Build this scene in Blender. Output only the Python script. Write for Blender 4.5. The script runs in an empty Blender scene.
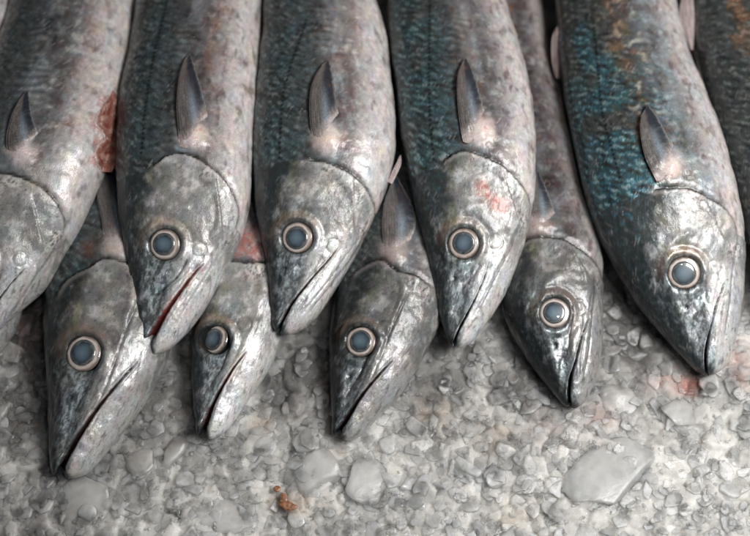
import bpy, math, random
import numpy as np
from mathutils import Vector, Matrix

random.seed(7)
rng = np.random.default_rng(11)
scene = bpy.context.scene
COL = scene.collection
R = math.radians

# ------------------------------------------------------------------ camera, light, exposure
TILT, DIST, PXM = R(27), 1.30, 0.00113          # camera leans 27 degrees from the vertical, 1.3 m away
FPX = DIST / PXM                                 # focal length in photo pixels (photo is 750 wide)
AIM = np.array([0.0, 0.0, 0.04])
CAM = AIM + DIST * np.array([0.0, -math.sin(TILT), math.cos(TILT)])
cd = bpy.data.cameras.new('camera')
cd.sensor_width = 36.0
cd.lens = 36.0 * FPX / 750.0
cd.clip_start, cd.clip_end = 0.05, 50
cam = bpy.data.objects.new('camera', cd)
COL.objects.link(cam)
cam.location = CAM
cam.rotation_euler = (TILT, 0, 0)
cd.dof.use_dof = True
cd.dof.focus_distance = 1.235
cd.dof.aperture_fstop = 1.9
scene.camera = cam

world = bpy.data.worlds.new('World')
scene.world = world
world.use_nodes = True
world.node_tree.nodes['Background'].inputs[0].default_value = (0.60, 0.68, 0.80, 1)
world.node_tree.nodes['Background'].inputs[1].default_value = 0.055


def lamp(name, kind, loc, target, power, color, size=0.1, size_y=None):
    ld = bpy.data.lights.new(name, kind)
    ld.energy, ld.color = power, color
    if kind == 'AREA':
        ld.shape = 'RECTANGLE'
        ld.size, ld.size_y = size, size_y or size
    else:
        ld.shadow_soft_size = size
    lo = bpy.data.objects.new(name, ld)
    COL.objects.link(lo)
    lo.location = loc
    d = Vector(target) - Vector(loc)
    lo.rotation_euler = d.to_track_quat('-Z', 'Y').to_euler()
    return lo


lamp('stall_light', 'AREA', (0.74, -0.26, 1.22), (0.0, -0.05, 0.0), 23.0, (1.0, 0.99, 0.975), 0.60, 0.44)
lamp('led_lamp', 'POINT', (0.30, -0.50, 1.70), (0, 0, 0), 9.0, (0.98, 0.99, 1.0), 0.02)
lamp('warm_bulb', 'POINT', (0.24, 1.50, 1.55), (0, 0, 0), 6.5, (1.0, 0.38, 0.09), 0.018)

scene.view_settings.view_transform = 'Standard'
scene.view_settings.look = 'None'
scene.view_settings.exposure = 0.18
scene.view_settings.gamma = 1.0
scene.cycles.max_bounces = 12
scene.cycles.transparent_max_bounces = 24
scene.cycles.transmission_bounces = 8
scene.cycles.caustics_reflective = False
scene.cycles.caustics_refractive = True
scene.cycles.sample_clamp_indirect = 4.0

# ------------------------------------------------------------------ small maths
CF = np.array([0.0, math.sin(TILT), -math.cos(TILT)])
CR = np.array([1.0, 0.0, 0.0])
CU = np.array([0.0, math.cos(TILT), math.sin(TILT)])


def P(px, z):
    """photo pixel(s) -> point(s) of the place at height z"""
    px = np.atleast_2d(np.asarray(px, float))
    z = np.broadcast_to(np.asarray(z, float), (len(px),))
    d = CF[None] + (px[:, :1] - 375.0) / FPX * CR[None] - (px[:, 1:2] - 268.0) / FPX * CU[None]
    k = (z - CAM[2]) / d[:, 2]
    return CAM[None] + k[:, None] * d


def proj(w):
    v = np.asarray(w, float) - CAM
    dep = v @ CF
    return np.stack([375 + FPX * (v @ CR) / dep, 268 - FPX * (v @ CU) / dep], -1)


def ss(a, b, x):
    u = np.clip((x - a) / (b - a), 0, 1)
    return u * u * (3 - 2 * u)


def mix(a, b, f):
    return a + (b - a) * np.asarray(f)[..., None]


def gnoise(x, y, seed):
    xi, yi = np.floor(x).astype(np.int64), np.floor(y).astype(np.int64)
    xf, yf = x - xi, y - yi

    def g(ix, iy, dx, dy):
        h = (ix * 374761393 + iy * 668265263 + seed * 1442695041) & 0xFFFFFFFF
        h = ((h ^ (h >> 13)) * 1274126177) & 0xFFFFFFFF
        h = (h ^ (h >> 16)) & 0xFFFF
        an = h * (2 * math.pi / 65536)
        return np.cos(an) * dx + np.sin(an) * dy
    u = xf * xf * xf * (xf * (xf * 6 - 15) + 10)
    v = yf * yf * yf * (yf * (yf * 6 - 15) + 10)
    a = g(xi, yi, xf, yf)
    b = g(xi + 1, yi, xf - 1, yf)
    c = g(xi, yi + 1, xf, yf - 1)
    d = g(xi + 1, yi + 1, xf - 1, yf - 1)
    return ((a + (b - a) * u) + ((c + (d - c) * u) - (a + (b - a) * u)) * v) * 1.5


def fbm(x, y, seed, octv=4, gain=0.5):
    s, a, n = 0, 1.0, 0
    for o in range(octv):
        s = s + a * gnoise(x * 2 ** o + 17.3 * o, y * 2 ** o - 9.1 * o, seed + o * 31)
        n += a
        a *= gain
    return s / n


def worley(x, y, seed):
    """distance to nearest and second nearest jittered lattice point, and the id of the nearest"""
    xi, yi = np.floor(x).astype(np.int64), np.floor(y).astype(np.int64)
    f1 = np.full(x.shape, 9.0)
    f2 = np.full(x.shape, 9.0)
    idn = np.zeros(x.shape)
    for i in (-1, 0, 1):
        for j in (-1, 0, 1):
            a, b = xi + i, yi + j
            h = (a * 374761393 + b * 668265263 + seed * 1442695041) & 0xFFFFFFFF
            h = ((h ^ (h >> 13)) * 1274126177) & 0xFFFFFFFF
            h = h ^ (h >> 16)
            px = a + (h & 0xFFFF) / 65536
            py = b + ((h >> 8) & 0xFFFF) / 65536
            d = np.hypot(px - x, py - y)
            m = d < f1
            f2 = np.where(m, f1, np.minimum(f2, d))
            idn = np.where(m, (h & 0xFFF) / 4096, idn)
            f1 = np.where(m, d, f1)
    return f1, f2, idn


def pl_dist(pts, poly):
    """distance of pixel points to a polyline, and the position 0..1 along it"""
    poly = np.asarray(poly, float)
    best = np.full(len(pts), 1e9)
    par = np.zeros(len(pts))
    n = len(poly) - 1
    L = np.r_[0, np.cumsum(np.hypot(*np.diff(poly, axis=0).T))]
    for i in range(n):
        a, b = poly[i], poly[i + 1]
        ab = b - a
        u = np.clip(((pts - a) @ ab) / (ab @ ab + 1e-9), 0, 1)
        d = np.hypot(*(pts - a - u[:, None] * ab).T)
        m = d < best
        best = np.where(m, d, best)
        par = np.where(m, (L[i] + u * (L[i + 1] - L[i])) / L[-1], par)
    return best, par


def smooth_poly(p, n=60):
    """Catmull-Rom resampling of a polyline"""
    p = np.asarray(p, float)
    if len(p) < 3:
        t = np.linspace(0, 1, n)[:, None]
        return p[0] + (p[-1] - p[0]) * t
    q = np.vstack([2 * p[0] - p[1], p, 2 * p[-1] - p[-2]])
    L = np.r_[0, np.cumsum(np.hypot(*np.diff(p, axis=0).T))]
    out = []
    for t in np.linspace(0, L[-1], n):
        i = min(max(np.searchsorted(L, t) - 1, 0), len(p) - 2)
        u = (t - L[i]) / (L[i + 1] - L[i])
        a, b, c, d = q[i], q[i + 1], q[i + 2], q[i + 3]
        out.append(0.5 * (2 * b + (c - a) * u + (2 * a - 5 * b + 4 * c - d) * u * u + (3 * b - a - 3 * c + d) * u ** 3))
    return np.array(out)


# ------------------------------------------------------------------ mesh helpers
def fast_mesh(name, V, F, attrs=None, smooth=True):
    V = np.asarray(V, np.float32)
    F = np.asarray(F, np.int32)
    k = F.shape[1]
    me = bpy.data.meshes.new(name)
    me.vertices.add(len(V))
    me.vertices.foreach_set('co', V.ravel())
    me.loops.add(F.size)
    me.loops.foreach_set('vertex_index', F.ravel())
    me.polygons.add(len(F))
    me.polygons.foreach_set('loop_start', np.arange(0, F.size, k, dtype=np.int32))
    me.polygons.foreach_set('use_smooth', np.full(len(F), smooth))
    for an, av in (attrs or {}).items():
        av = np.asarray(av, np.float32)
        if av.ndim == 1:
            me.attributes.new(an, 'FLOAT', 'POINT').data.foreach_set('value', av)
        elif av.shape[1] == 4:
            me.attributes.new(an, 'FLOAT_COLOR', 'POINT').data.foreach_set('color', av.ravel())
        else:
            me.attributes.new(an, 'FLOAT_VECTOR', 'POINT').data.foreach_set('vector', av.ravel())
    me.update()
    me.validate()
    return me


def grid_faces(n, m, closed=False):
    i, j = np.meshgrid(np.arange(n - 1), np.arange(m if closed else m - 1), indexing='ij')
    j2 = (j + 1) % m
    return np.stack([i * m + j, i * m + j2, (i + 1) * m + j2, (i + 1) * m + j], -1).reshape(-1, 4)


def link(name, me, mat, parent=None):
    o = bpy.data.objects.new(name, me)
    COL.objects.link(o)
    if mat:
        me.materials.clear()
        me.materials.append(mat)
    if parent:
        o.parent = parent
    return o


def rgba(c):
    return np.concatenate([np.clip(c, 0, 1), np.ones(c.shape[:-1] + (1,))], -1)


# ------------------------------------------------------------------ materials
class NT:
    def __init__(self, name):
        self.m = bpy.data.materials.new(name)
        self.m.use_nodes = True
        self.t = self.m.node_tree
        self.b = self.t.nodes['Principled BSDF']

    def n(self, typ, **kw):
        x = self.t.nodes.new(typ)
        for k, v in kw.items():
            if k.startswith('_'):
                x.inputs[k[1:].replace('_', ' ')].default_value = v
            else:
                setattr(x, k, v)
        return x

    def l(self, a, b):
        self.t.links.new(a, b)


def ramp(nt, src, stops):
    r = nt.n('ShaderNodeValToRGB')
    e = r.color_ramp.elements
    while len(e) < len(stops):
        e.new(0.5)
    for k, (p, c) in zip(e, stops):
        k.position = p
        k.color = (*c, 1) if len(c) == 3 else c
    nt.l(src, r.inputs[0])
    return r


def skin_material():
    nt = NT('mackerel_skin')
    col = nt.n('ShaderNodeAttribute', attribute_name='Col')
    fc = nt.n('ShaderNodeAttribute', attribute_name='fc')
    sil = nt.n('ShaderNodeAttribute', attribute_name='sil')
    wet = nt.n('ShaderNodeAttribute', attribute_name='wet')
    mp = nt.n('ShaderNodeMapping')
    mp.inputs['Scale'].default_value = (1.0, 1.6, 1.0)
    nt.l(fc.outputs['Vector'], mp.inputs['Vector'])
    n1 = nt.n('ShaderNodeTexNoise', _Scale=620.0, _Detail=3.0, _Roughness=0.65)
    nt.l(mp.outputs[0], n1.inputs['Vector'])
    n2 = nt.n('ShaderNodeTexNoise', _Scale=230.0, _Detail=4.0, _Roughness=0.6)
    nt.l(fc.outputs['Vector'], n2.inputs['Vector'])
    r1 = ramp(nt, n1.outputs['Fac'], [(0.30, (0.76,) * 3), (0.50, (1.0,) * 3), (0.70, (1.20,) * 3)])
    mul = nt.n('ShaderNodeMix', data_type='RGBA', blend_type='MULTIPLY')
    mul.inputs[0].default_value = 1.0
    nt.l(col.outputs['Color'], mul.inputs[6])
    nt.l(r1.outputs[0], mul.inputs[7])
    nt.l(mul.outputs[2], nt.b.inputs['Base Color'])
    # skin grain: scale pockets and fine wrinkles
    vo = nt.n('ShaderNodeTexVoronoi', _Scale=420.0, feature='SMOOTH_F1')
    nt.l(mp.outputs[0], vo.inputs['Vector'])
    ad = nt.n('ShaderNodeMath', operation='MULTIPLY_ADD')
    ad.inputs[1].default_value = 0.5
    nt.l(vo.outputs['Distance'], ad.inputs[0])
    nt.l(n2.outputs['Fac'], ad.inputs[2])
    bp = nt.n('ShaderNodeBump', _Strength=0.19, _Distance=0.0022)
    nt.l(ad.outputs[0], bp.inputs['Height'])
    nt.l(bp.outputs[0], nt.b.inputs['Normal'])
    bc = nt.n('ShaderNodeBump', _Strength=0.30, _Distance=0.0012)
    nt.l(n2.outputs['Fac'], bc.inputs['Height'])
    nt.l(bc.outputs[0], nt.b.inputs['Coat Normal'])
    nt.l(sil.outputs['Fac'], nt.b.inputs['Metallic'])
    rr = nt.n('ShaderNodeMapRange')
    rr.inputs['To Min'].default_value = 0.28
    rr.inputs['To Max'].default_value = 0.52
    nt.l(n2.outputs['Fac'], rr.inputs['Value'])
    nt.l(rr.outputs[0], nt.b.inputs['Roughness'])
    nt.l(wet.outputs['Fac'], nt.b.inputs['Coat Weight'])
    nt.b.inputs['Coat Roughness'].default_value = 0.10
    nt.b.inputs['Coat IOR'].default_value = 1.36
    nt.b.inputs['Specular IOR Level'].default_value = 0.18
    return nt.m


def vcol_material(name, rough=0.35, coat=0.4, bump=0.3, scale=400.0, sss=0.0):
    nt = NT(name)
    col = nt.n('ShaderNodeAttribute', attribute_name='Col')
    tc = nt.n('ShaderNodeTexCoord')
    n1 = nt.n('ShaderNodeTexNoise', _Scale=scale, _Detail=4.0, _Roughness=0.6)
    nt.l(tc.outputs['Object'], n1.inputs['Vector'])
    r1 = ramp(nt, n1.outputs['Fac'], [(0.3, (0.7,) * 3), (0.7, (1.25,) * 3)])
    mul = nt.n('ShaderNodeMix', data_type='RGBA', blend_type='MULTIPLY')
    mul.inputs[0].default_value = 1.0
    nt.l(col.outputs['Color'], mul.inputs[6])
    nt.l(r1.outputs[0], mul.inputs[7])
    nt.l(mul.outputs[2], nt.b.inputs['Base Color'])
    bp = nt.n('ShaderNodeBump', _Strength=bump, _Distance=0.0015)
    nt.l(n1.outputs['Fac'], bp.inputs['Height'])
    nt.l(bp.outputs[0], nt.b.inputs['Normal'])
    nt.b.inputs['Roughness'].default_value = rough
    nt.b.inputs['Coat Weight'].default_value = coat
    nt.b.inputs['Coat Roughness'].default_value = 0.12
    if sss:
        nt.b.inputs['Subsurface Weight'].default_value = sss
        nt.b.inputs['Subsurface Radius'].default_value = (0.004, 0.002, 0.0015)
        nt.b.inputs['Subsurface Scale'].default_value = 1.0
    return nt.m


def radial_material(name, stops, noise=0.25, veil_a=(0.24, 0.15, 0.11), veil_b=(0.36, 0.32, 0.29), veil_max=0.60):
    """colour by distance from the optical axis (a real eye's rings)"""
    nt = NT(name)
    tc = nt.n('ShaderNodeTexCoord')
    sx = nt.n('ShaderNodeSeparateXYZ')
    nt.l(tc.outputs['Object'], sx.inputs[0])
    cb = nt.n('ShaderNodeCombineXYZ')
    nt.l(sx.outputs[0], cb.inputs[0])
    nt.l(sx.outputs[1], cb.inputs[1])
    ln = nt.n('ShaderNodeVectorMath', operation='LENGTH')
    nt.l(cb.outputs[0], ln.inputs[0])
    inf = nt.n('ShaderNodeObjectInfo')
    off = nt.n('ShaderNodeVectorMath', operation='ADD')
    nt.l(tc.outputs['Object'], off.inputs[0])
    nt.l(inf.outputs['Location'], off.inputs[1])
    n1 = nt.n('ShaderNodeTexNoise', _Scale=2.6, _Detail=5.0)
    sc = nt.n('ShaderNodeVectorMath', operation='MULTIPLY_ADD')
    sc.inputs[1].default_value = (1, 1, 1)
    nt.l(tc.outputs['Object'], sc.inputs[0])
    inv = nt.n('ShaderNodeVectorMath', operation='SCALE')
    inv.inputs['Scale'].default_value = 60.0
    nt.l(inf.outputs['Location'], inv.inputs[0])
    nt.l(inv.outputs[0], sc.inputs[2])
    nt.l(sc.outputs[0], n1.inputs['Vector'])
    ma = nt.n('ShaderNodeMath', operation='MULTIPLY_ADD')
    ma.inputs[1].default_value = noise
    nt.l(n1.outputs['Fac'], ma.inputs[0])
    sb = nt.n('ShaderNodeMath', operation='SUBTRACT')
    sb.inputs[1].default_value = noise * 0.5
    nt.l(ln.outputs['Value'], sb.inputs[0])
    nt.l(sb.outputs[0], ma.inputs[2])
    r = ramp(nt, ma.outputs[0], stops)
    n3 = nt.n('ShaderNodeTexNoise', _Scale=1.3, _Detail=6.0, _Roughness=0.65)
    nt.l(sc.outputs[0], n3.inputs['Vector'])
    veil = nt.n('ShaderNodeMix', data_type='RGBA')
    vr = nt.n('ShaderNodeMapRange')
    vr.inputs['From Min'].default_value, vr.inputs['From Max'].default_value = 0.40, 0.72
    vr.inputs['To Max'].default_value = veil_max
    nt.l(n3.outputs['Fac'], vr.inputs['Value'])
    nt.l(vr.outputs[0], veil.inputs[0])
    nt.l(r.outputs[0], veil.inputs[6])
    vc = ramp(nt, inf.outputs['Random'], [(0.0, veil_a), (1.0, veil_b)])
    nt.l(vc.outputs[0], veil.inputs[7])
    nt.l(veil.outputs[2], nt.b.inputs['Base Color'])
    nt.b.inputs['Roughness'].default_value = 0.35
    nt.b.inputs['Coat Weight'].default_value = 1.0
    nt.b.inputs['Coat Roughness'].default_value = 0.03
    return nt.m


def ice_material(name, rough, bump, scale, clear=False, spread=1.0):
    """wet ice: milky scattering body; where 'clear' is high it refracts like glass"""
    nt = NT(name)
    col = nt.n('ShaderNodeAttribute', attribute_name='Col')
    tc = nt.n('ShaderNodeTexCoord')
    n1 = nt.n('ShaderNodeTexNoise', _Scale=scale, _Detail=5.0, _Roughness=0.62)
    nt.l(tc.outputs['Object'], n1.inputs['Vector'])
    n2 = nt.n('ShaderNodeTexNoise', _Scale=scale * 0.22, _Detail=5.0)
    nt.l(tc.outputs['Object'], n2.inputs['Vector'])
    nt.l(col.outputs['Color'], nt.b.inputs['Base Color'])
    bp = nt.n('ShaderNodeBump', _Strength=bump, _Distance=0.0016)
    nt.l(n1.outputs['Fac'], bp.inputs['Height'])
    nt.l(bp.outputs[0], nt.b.inputs['Normal'])
    rr = nt.n('ShaderNodeMapRange')
    rr.inputs['From Min'].default_value = 0.35
    rr.inputs['From Max'].default_value = 0.65
    rr.inputs['To Min'].default_value = rough * 0.4
    rr.inputs['To Max'].default_value = rough * 1.8
    nt.l(n2.outputs['Fac'], rr.inputs['Value'])
    nt.l(rr.outputs[0], nt.b.inputs['Roughness'])
    # pieces lie in melt water, so they bend light only a little; the wet film gives the shine
    nt.b.inputs['IOR'].default_value = 1.08
    nt.b.inputs['Coat Weight'].default_value = 0.8
    nt.b.inputs['Coat IOR'].default_value = 1.33
    nt.l(bp.outputs[0], nt.b.inputs['Coat Normal'])
    nt.l(rr.outputs[0], nt.b.inputs['Coat Roughness'])
    if clear:
        cl = nt.n('ShaderNodeAttribute', attribute_name='clear')
        r2 = nt.n('ShaderNodeMath', operation='MULTIPLY_ADD', use_clamp=True)
        sb = nt.n('ShaderNodeMath', operation='MULTIPLY_ADD')
        sb.inputs[1].default_value = 1.4 * spread
        sb.inputs[2].default_value = -0.7 * spread
        nt.l(n2.outputs['Fac'], sb.inputs[0])
        r2.inputs[1].default_value = 1.0
        nt.l(cl.outputs['Fac'], r2.inputs[0])
        nt.l(sb.outputs[0], r2.inputs[2])
        gb = nt.n('ShaderNodeBsdfRefraction', _IOR=1.12)
        gb.inputs['Color'].default_value = (0.95, 0.95, 0.94, 1)
        nt.l(rr.outputs[0], gb.inputs['Roughness'])
        nt.l(bp.outputs[0], gb.inputs['Normal'])
        tr = nt.n('ShaderNodeBsdfTransparent')
        tr.inputs[0].default_value = (0.985, 0.99, 0.99, 1)
        mt = nt.n('ShaderNodeMixShader')
        mt.inputs[0].default_value = 0.65
        nt.l(gb.outputs[0], mt.inputs[1])
        nt.l(tr.outputs[0], mt.inputs[2])
        gl = nt.n('ShaderNodeBsdfGlossy')
        nt.l(rr.outputs[0], gl.inputs['Roughness'])
        nt.l(bp.outputs[0], gl.inputs['Normal'])
        m0 = nt.n('ShaderNodeMixShader')
        m0.inputs[0].default_value = 0.045
        m1 = nt.n('ShaderNodeMixShader')
        nt.l(mt.outputs[0], m0.inputs[1])
        nt.l(gl.outputs[0], m0.inputs[2])
        nt.l(r2.outputs[0], m1.inputs[0])
        nt.l(nt.b.outputs[0], m1.inputs[1])
        nt.l(m0.outputs[0], m1.inputs[2])
        nt.l(m1.outputs[0], nt.t.nodes['Material Output'].inputs['Surface'])
    nt.b.inputs['Subsurface Weight'].default_value = 1.0
    nt.b.inputs['Subsurface Radius'].default_value = (0.024, 0.023, 0.022)
    nt.b.inputs['Subsurface Scale'].default_value = 1.0
    return nt.m


M_SKIN = skin_material()
M_FIN = vcol_material('fin_membrane', 0.40, 0.15, 0.25, 500.0)
M_FLESH = vcol_material('raw_flesh', 0.42, 0.30, 0.6, 300.0, 0.35)
M_EYE = radial_material('eye_iris', [(0.50, (0.05, 0.04, 0.035)), (0.61, (0.07, 0.055, 0.045)), (0.715, (0.32, 0.27, 0.235)), (0.77, (0.58, 0.53, 0.50)),
                                     (0.83, (0.50, 0.43, 0.39)), (0.89, (0.24, 0.195, 0.165)), (0.94, (0.085, 0.07, 0.055)), (1.0, (0.03, 0.03, 0.03))], 0.22)
M_PUPIL = radial_material('eye_pupil', [(0.0, (0.115, 0.165, 0.20)), (0.45, (0.065, 0.10, 0.13)), (0.74, (0.016, 0.024, 0.032)), (0.90, (0.09, 0.09, 0.09)), (1.0, (0.03, 0.025, 0.02))], 0.55, (0.13, 0.16, 0.18), (0.20, 0.23, 0.24), 0.30)
M_BED = ice_material('slush', 0.085, 0.9, 560.0)
M_ICE = ice_material('crushed_ice', 0.14, 0.35, 380.0, True)
M_SLAB = ice_material('clear_ice', 0.14, 0.3, 300.0, True, 0.35)

# ------------------------------------------------------------------ ice
BLOOD = [(690, 386, 11, 0.95), (745, 376, 16, 0.38), (676, 380, 16, 0.35), (600, 418, 22, 0.22), (548, 428, 20, 0.15),
         (735, 355, 16, 0.35), (655, 385, 12, 0.2), (30, 330, 30, 0.15)]
BROWN = [(285, 505, 14, 0.5), (305, 505, 22, 0.25), (338, 455, 9, 0.5), (520, 515, 24, 0.3), (495, 440, 22, 0.3), (262, 425, 12, 0.35), (430, 415, 24, 0.2)]
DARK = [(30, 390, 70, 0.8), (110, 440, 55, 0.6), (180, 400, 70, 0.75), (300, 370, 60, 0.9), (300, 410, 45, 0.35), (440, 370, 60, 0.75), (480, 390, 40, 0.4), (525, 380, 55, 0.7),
        (640, 330, 70, 0.85), (610, 300, 50, 0.8), (30, 500, 80, 0.6), (50, 340, 70, 1.0), (745, 400, 40, 0.35), (595, 390, 30, 0.5), (700, 385, 35, 0.35)]  # murky wet ice, with shade beside the fish painted into the colour


def ice_tint(w):
    px = proj(w)
    n = fbm(w[:, 0] * 22, w[:, 1] * 22, 5, 4)
    n2 = fbm(w[:, 0] * 70, w[:, 1] * 70, 9, 4)
    c = np.ones((len(w), 3)) * np.array([0.62, 0.605, 0.572])
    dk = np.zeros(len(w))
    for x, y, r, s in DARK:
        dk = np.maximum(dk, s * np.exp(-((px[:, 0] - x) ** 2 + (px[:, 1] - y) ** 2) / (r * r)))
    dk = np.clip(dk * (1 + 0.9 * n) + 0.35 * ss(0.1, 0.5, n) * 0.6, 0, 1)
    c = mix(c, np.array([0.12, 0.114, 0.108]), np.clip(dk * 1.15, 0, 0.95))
    for lst, cc, kk in ((BROWN, np.array([0.36, 0.25, 0.16]), 0.9), (BLOOD, np.array([0.34, 0.125, 0.10]), 0.95)):
        for x, y, r, s in lst:
            f = s * np.exp(-((px[:, 0] - x) ** 2 + ((px[:, 1] - y) * 1.2) ** 2) / (r * r))
            f = np.clip(f * (1 + 2.0 * n2), 0, 1) * kk
            c = mix(c, cc, f)
    return c * (1 + 0.16 * n2[:, None])


def cells(x, y, seed, sharp):
    """fused broken ice: every cell is a small tilted facet, softly joined to its neighbours; returns height, shade"""
    xi, yi = np.floor(x).astype(np.int64), np.floor(y).astype(np.int64)
    sw, sh, sc = 0, 0, 0
    for i in (-1, 0, 1):
        for j in (-1, 0, 1):
            a, b = xi + i, yi + j
            h = (a * 374761393 + b * 668265263 + seed * 1442695041) & 0xFFFFFFFF
            h = ((h ^ (h >> 13)) * 1274126177) & 0xFFFFFFFF
            h = h ^ (h >> 16)
            h2 = (h * 2246822519 + 12345) & 0xFFFFFFFF
            h2 = h2 ^ (h2 >> 15)
            dx = x - a - (h & 0xFFFF) / 65536
            dy = y - b - ((h >> 8) & 0xFFFF) / 65536
            gx, gy = (h2 & 0xFF) / 128 - 1, ((h2 >> 8) & 0xFF) / 128 - 1
            off = ((h2 >> 16) & 0xFF) / 128 - 1
            w = np.exp(-sharp * np.hypot(dx, dy))
            sw, sh, sc = sw + w, sh + w * (0.55 * off + 0.75 * (gx * dx + gy * dy)), sc + w * ((h2 >> 8 & 0x3FF) / 512 - 1)
    return sh / sw, sc / sw


STEP, X0, X1, Y0, Y1 = 0.0011, -0.60, 0.60, -0.44, 0.16
GX, GY = np.arange(X0, X1, STEP), np.arange(Y0, Y1, STEP)


def melt_field():
    """pieces of ice frozen into one another: flat irregular plates, softly joined; returns height and milkiness"""
    X, Y = np.meshgrid(GX, GY, indexing='ij')
    rs = np.random.default_rng(42)
    base = 0.004 * fbm(X * 7, Y * 7, 2, 3)
    wx = X + 0.004 * fbm(X * 60, Y * 60, 3, 3)
    wy = Y + 0.004 * fbm(X * 60, Y * 60, 4, 3)
    h1, c1 = cells(wx * 70, wy * 70, 77, 18)
    h2, c2 = cells(wx * 150, wy * 150, 78, 14)
    H = base - 0.0030 + 0.0018 * h1 + 0.0013 * h2
    Cm = 0.5 * c1 + 0.4 * c2
    for i in range(6200):
        f = i / 6200
        r = (0.0190 - 0.0145 * f ** 0.55) * rs.uniform(0.75, 1.35)
        cx, cy = rs.uniform(X0, X1), rs.uniform(Y0, Y1)
        i0, i1 = np.searchsorted(GX, [cx - 1.3 * r - 0.014, cx + 1.3 * r + 0.014])
        j0, j1 = np.searchsorted(GY, [cy - 1.3 * r - 0.014, cy + 1.3 * r + 0.014])
        if i1 - i0 < 3 or j1 - j0 < 3:
            continue
        x, y = wx[i0:i1, j0:j1] - cx, wy[i0:i1, j0:j1] - cy
        k = rs.integers(4, 8)
        an = np.sort(rs.uniform(0, 2 * math.pi, k))
        e = np.full(x.shape, -9.0)
        for q in an:
            e = np.maximum(e, x * math.cos(q) + y * math.sin(q) - r * rs.uniform(0.55, 1.0))
        e = np.maximum(e, np.hypot(x, y) - 1.25 * r)
        soft = rs.uniform(0.0018, 0.0045)
        lift = rs.normal(0.0008, 0.0016)
        top = base[i0:i1, j0:j1] + lift + rs.normal(0, 0.11) * x + rs.normal(0, 0.11) * y + 0.0003 * h2[i0:i1, j0:j1]
        pl = top - 0.0040 * ss(-soft, soft * 1.1, e) - 0.03 * ss(soft * 0.6, soft * 0.6 + 0.006, e)
        d = pl - H[i0:i1, j0:j1]
        w = ss(-0.0007, 0.0007, d)
        H[i0:i1, j0:j1] = H[i0:i1, j0:j1] * (1 - w) + pl * w + 0.0001 * w * (1 - w)
        m = rs.uniform(-1, 1)
        Cm[i0:i1, j0:j1] = Cm[i0:i1, j0:j1] * (1 - 0.7 * w) + 0.7 * w * (m + 0.5 * np.exp(-((e + 0.0008) / 0.0009) ** 2))
    H += 0.0009 * fbm(X * 330, Y * 330, 8, 3, 0.6) * ss(-0.2, 0.3, fbm(X * 40, Y * 40, 12, 2))
    return H - 0.008, Cm


BED_H, BED_C = melt_field()


def bed_height(x, y):
    i = np.clip(np.round((np.asarray(x) - X0) / STEP).astype(int), 0, len(GX) - 1)
    j = np.clip(np.round((np.asarray(y) - Y0) / STEP).astype(int), 0, len(GY) - 1)
    return BED_H[i, j]


def build_ice():
    def skirt(g):
        k = np.r_[np.arange(1, 130) * 0.004, 0.516 + np.cumsum(np.geomspace(0.006, 0.2, 14))]
        return np.r_[g[0] - k[::-1], g, g[-1] + k], len(k)
    xs, kx = skirt(GX)
    ys, ky = skirt(GY)
    X, Y = np.meshgrid(xs, ys, indexing='ij')
    hs, cs = cells(X * 36, Y * 36, 21, 20)
    Z = 0.004 * fbm(X * 7, Y * 7, 2, 3) + 0.0035 * hs - 0.0085
    Cm = 1.2 * cs
    Z[kx:kx + len(GX), ky:ky + len(GY)] = BED_H
    Cm[kx:kx + len(GX), ky:ky + len(GY)] = BED_C
    V = np.stack([X.ravel(), Y.ravel(), Z.ravel()], -1)
    cloud = fbm(V[:, 0] * 130, V[:, 1] * 130, 61, 4, 0.6)
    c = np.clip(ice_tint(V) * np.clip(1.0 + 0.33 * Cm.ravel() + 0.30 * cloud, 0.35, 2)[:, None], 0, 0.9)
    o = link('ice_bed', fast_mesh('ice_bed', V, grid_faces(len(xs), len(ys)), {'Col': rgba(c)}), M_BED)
    o['kind'] = 'structure'
    return o


def ball(n=9, m=14):
    """unit sphere as verts + quads (poles are tiny rings)"""
    th = np.linspace(1e-4, math.pi - 1e-4, n)
    ph = np.linspace(0, 2 * math.pi, m, endpoint=False)
    T, Pp = np.meshgrid(th, ph, indexing='ij')
    return np.stack([np.cos(T), np.sin(T) * np.cos(Pp), np.sin(T) * np.sin(Pp)], -1).reshape(-1, 3), grid_faces(n, m, True)


def lump(unit, sx, sy, sz, rot, rs, facets=8, boxy=1.0, dmin=0.50, lens=False):
    """an irregular piece of ice: a rounded block cut by random planes, then scaled and tilted a little"""
    v = np.sign(unit) * np.abs(unit) ** np.array([boxy, boxy, 1.0 if lens else 0.6])
    for _ in range(facets):
        nrm = rs.normal(size=3) * np.array([1, 1, 0.28])
        nrm /= np.linalg.norm(nrm)
        d = rs.uniform(dmin, 0.92)
        k = v @ nrm
        v = v - nrm[None] * (np.maximum(k - d, 0) * 0.97)[:, None]
    tz = rs.uniform(0.35, 0.6)
    if lens:
        tz = 2.0
    v[:, 2] = np.where(np.abs(v[:, 2]) > tz, np.sign(v[:, 2]) * (tz + 0.12 * (np.abs(v[:, 2]) - tz)), v[:, 2])
    v = v * np.array([sx, sy, sz])
    c, s = math.cos(rot), math.sin(rot)
    tx, ty = rs.normal(0, 0.13, 2)
    return np.stack([c * v[:, 0] - s * v[:, 1], s * v[:, 0] + c * v[:, 1], v[:, 2] + tx * v[:, 0] + ty * v[:, 1]], -1)


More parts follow.
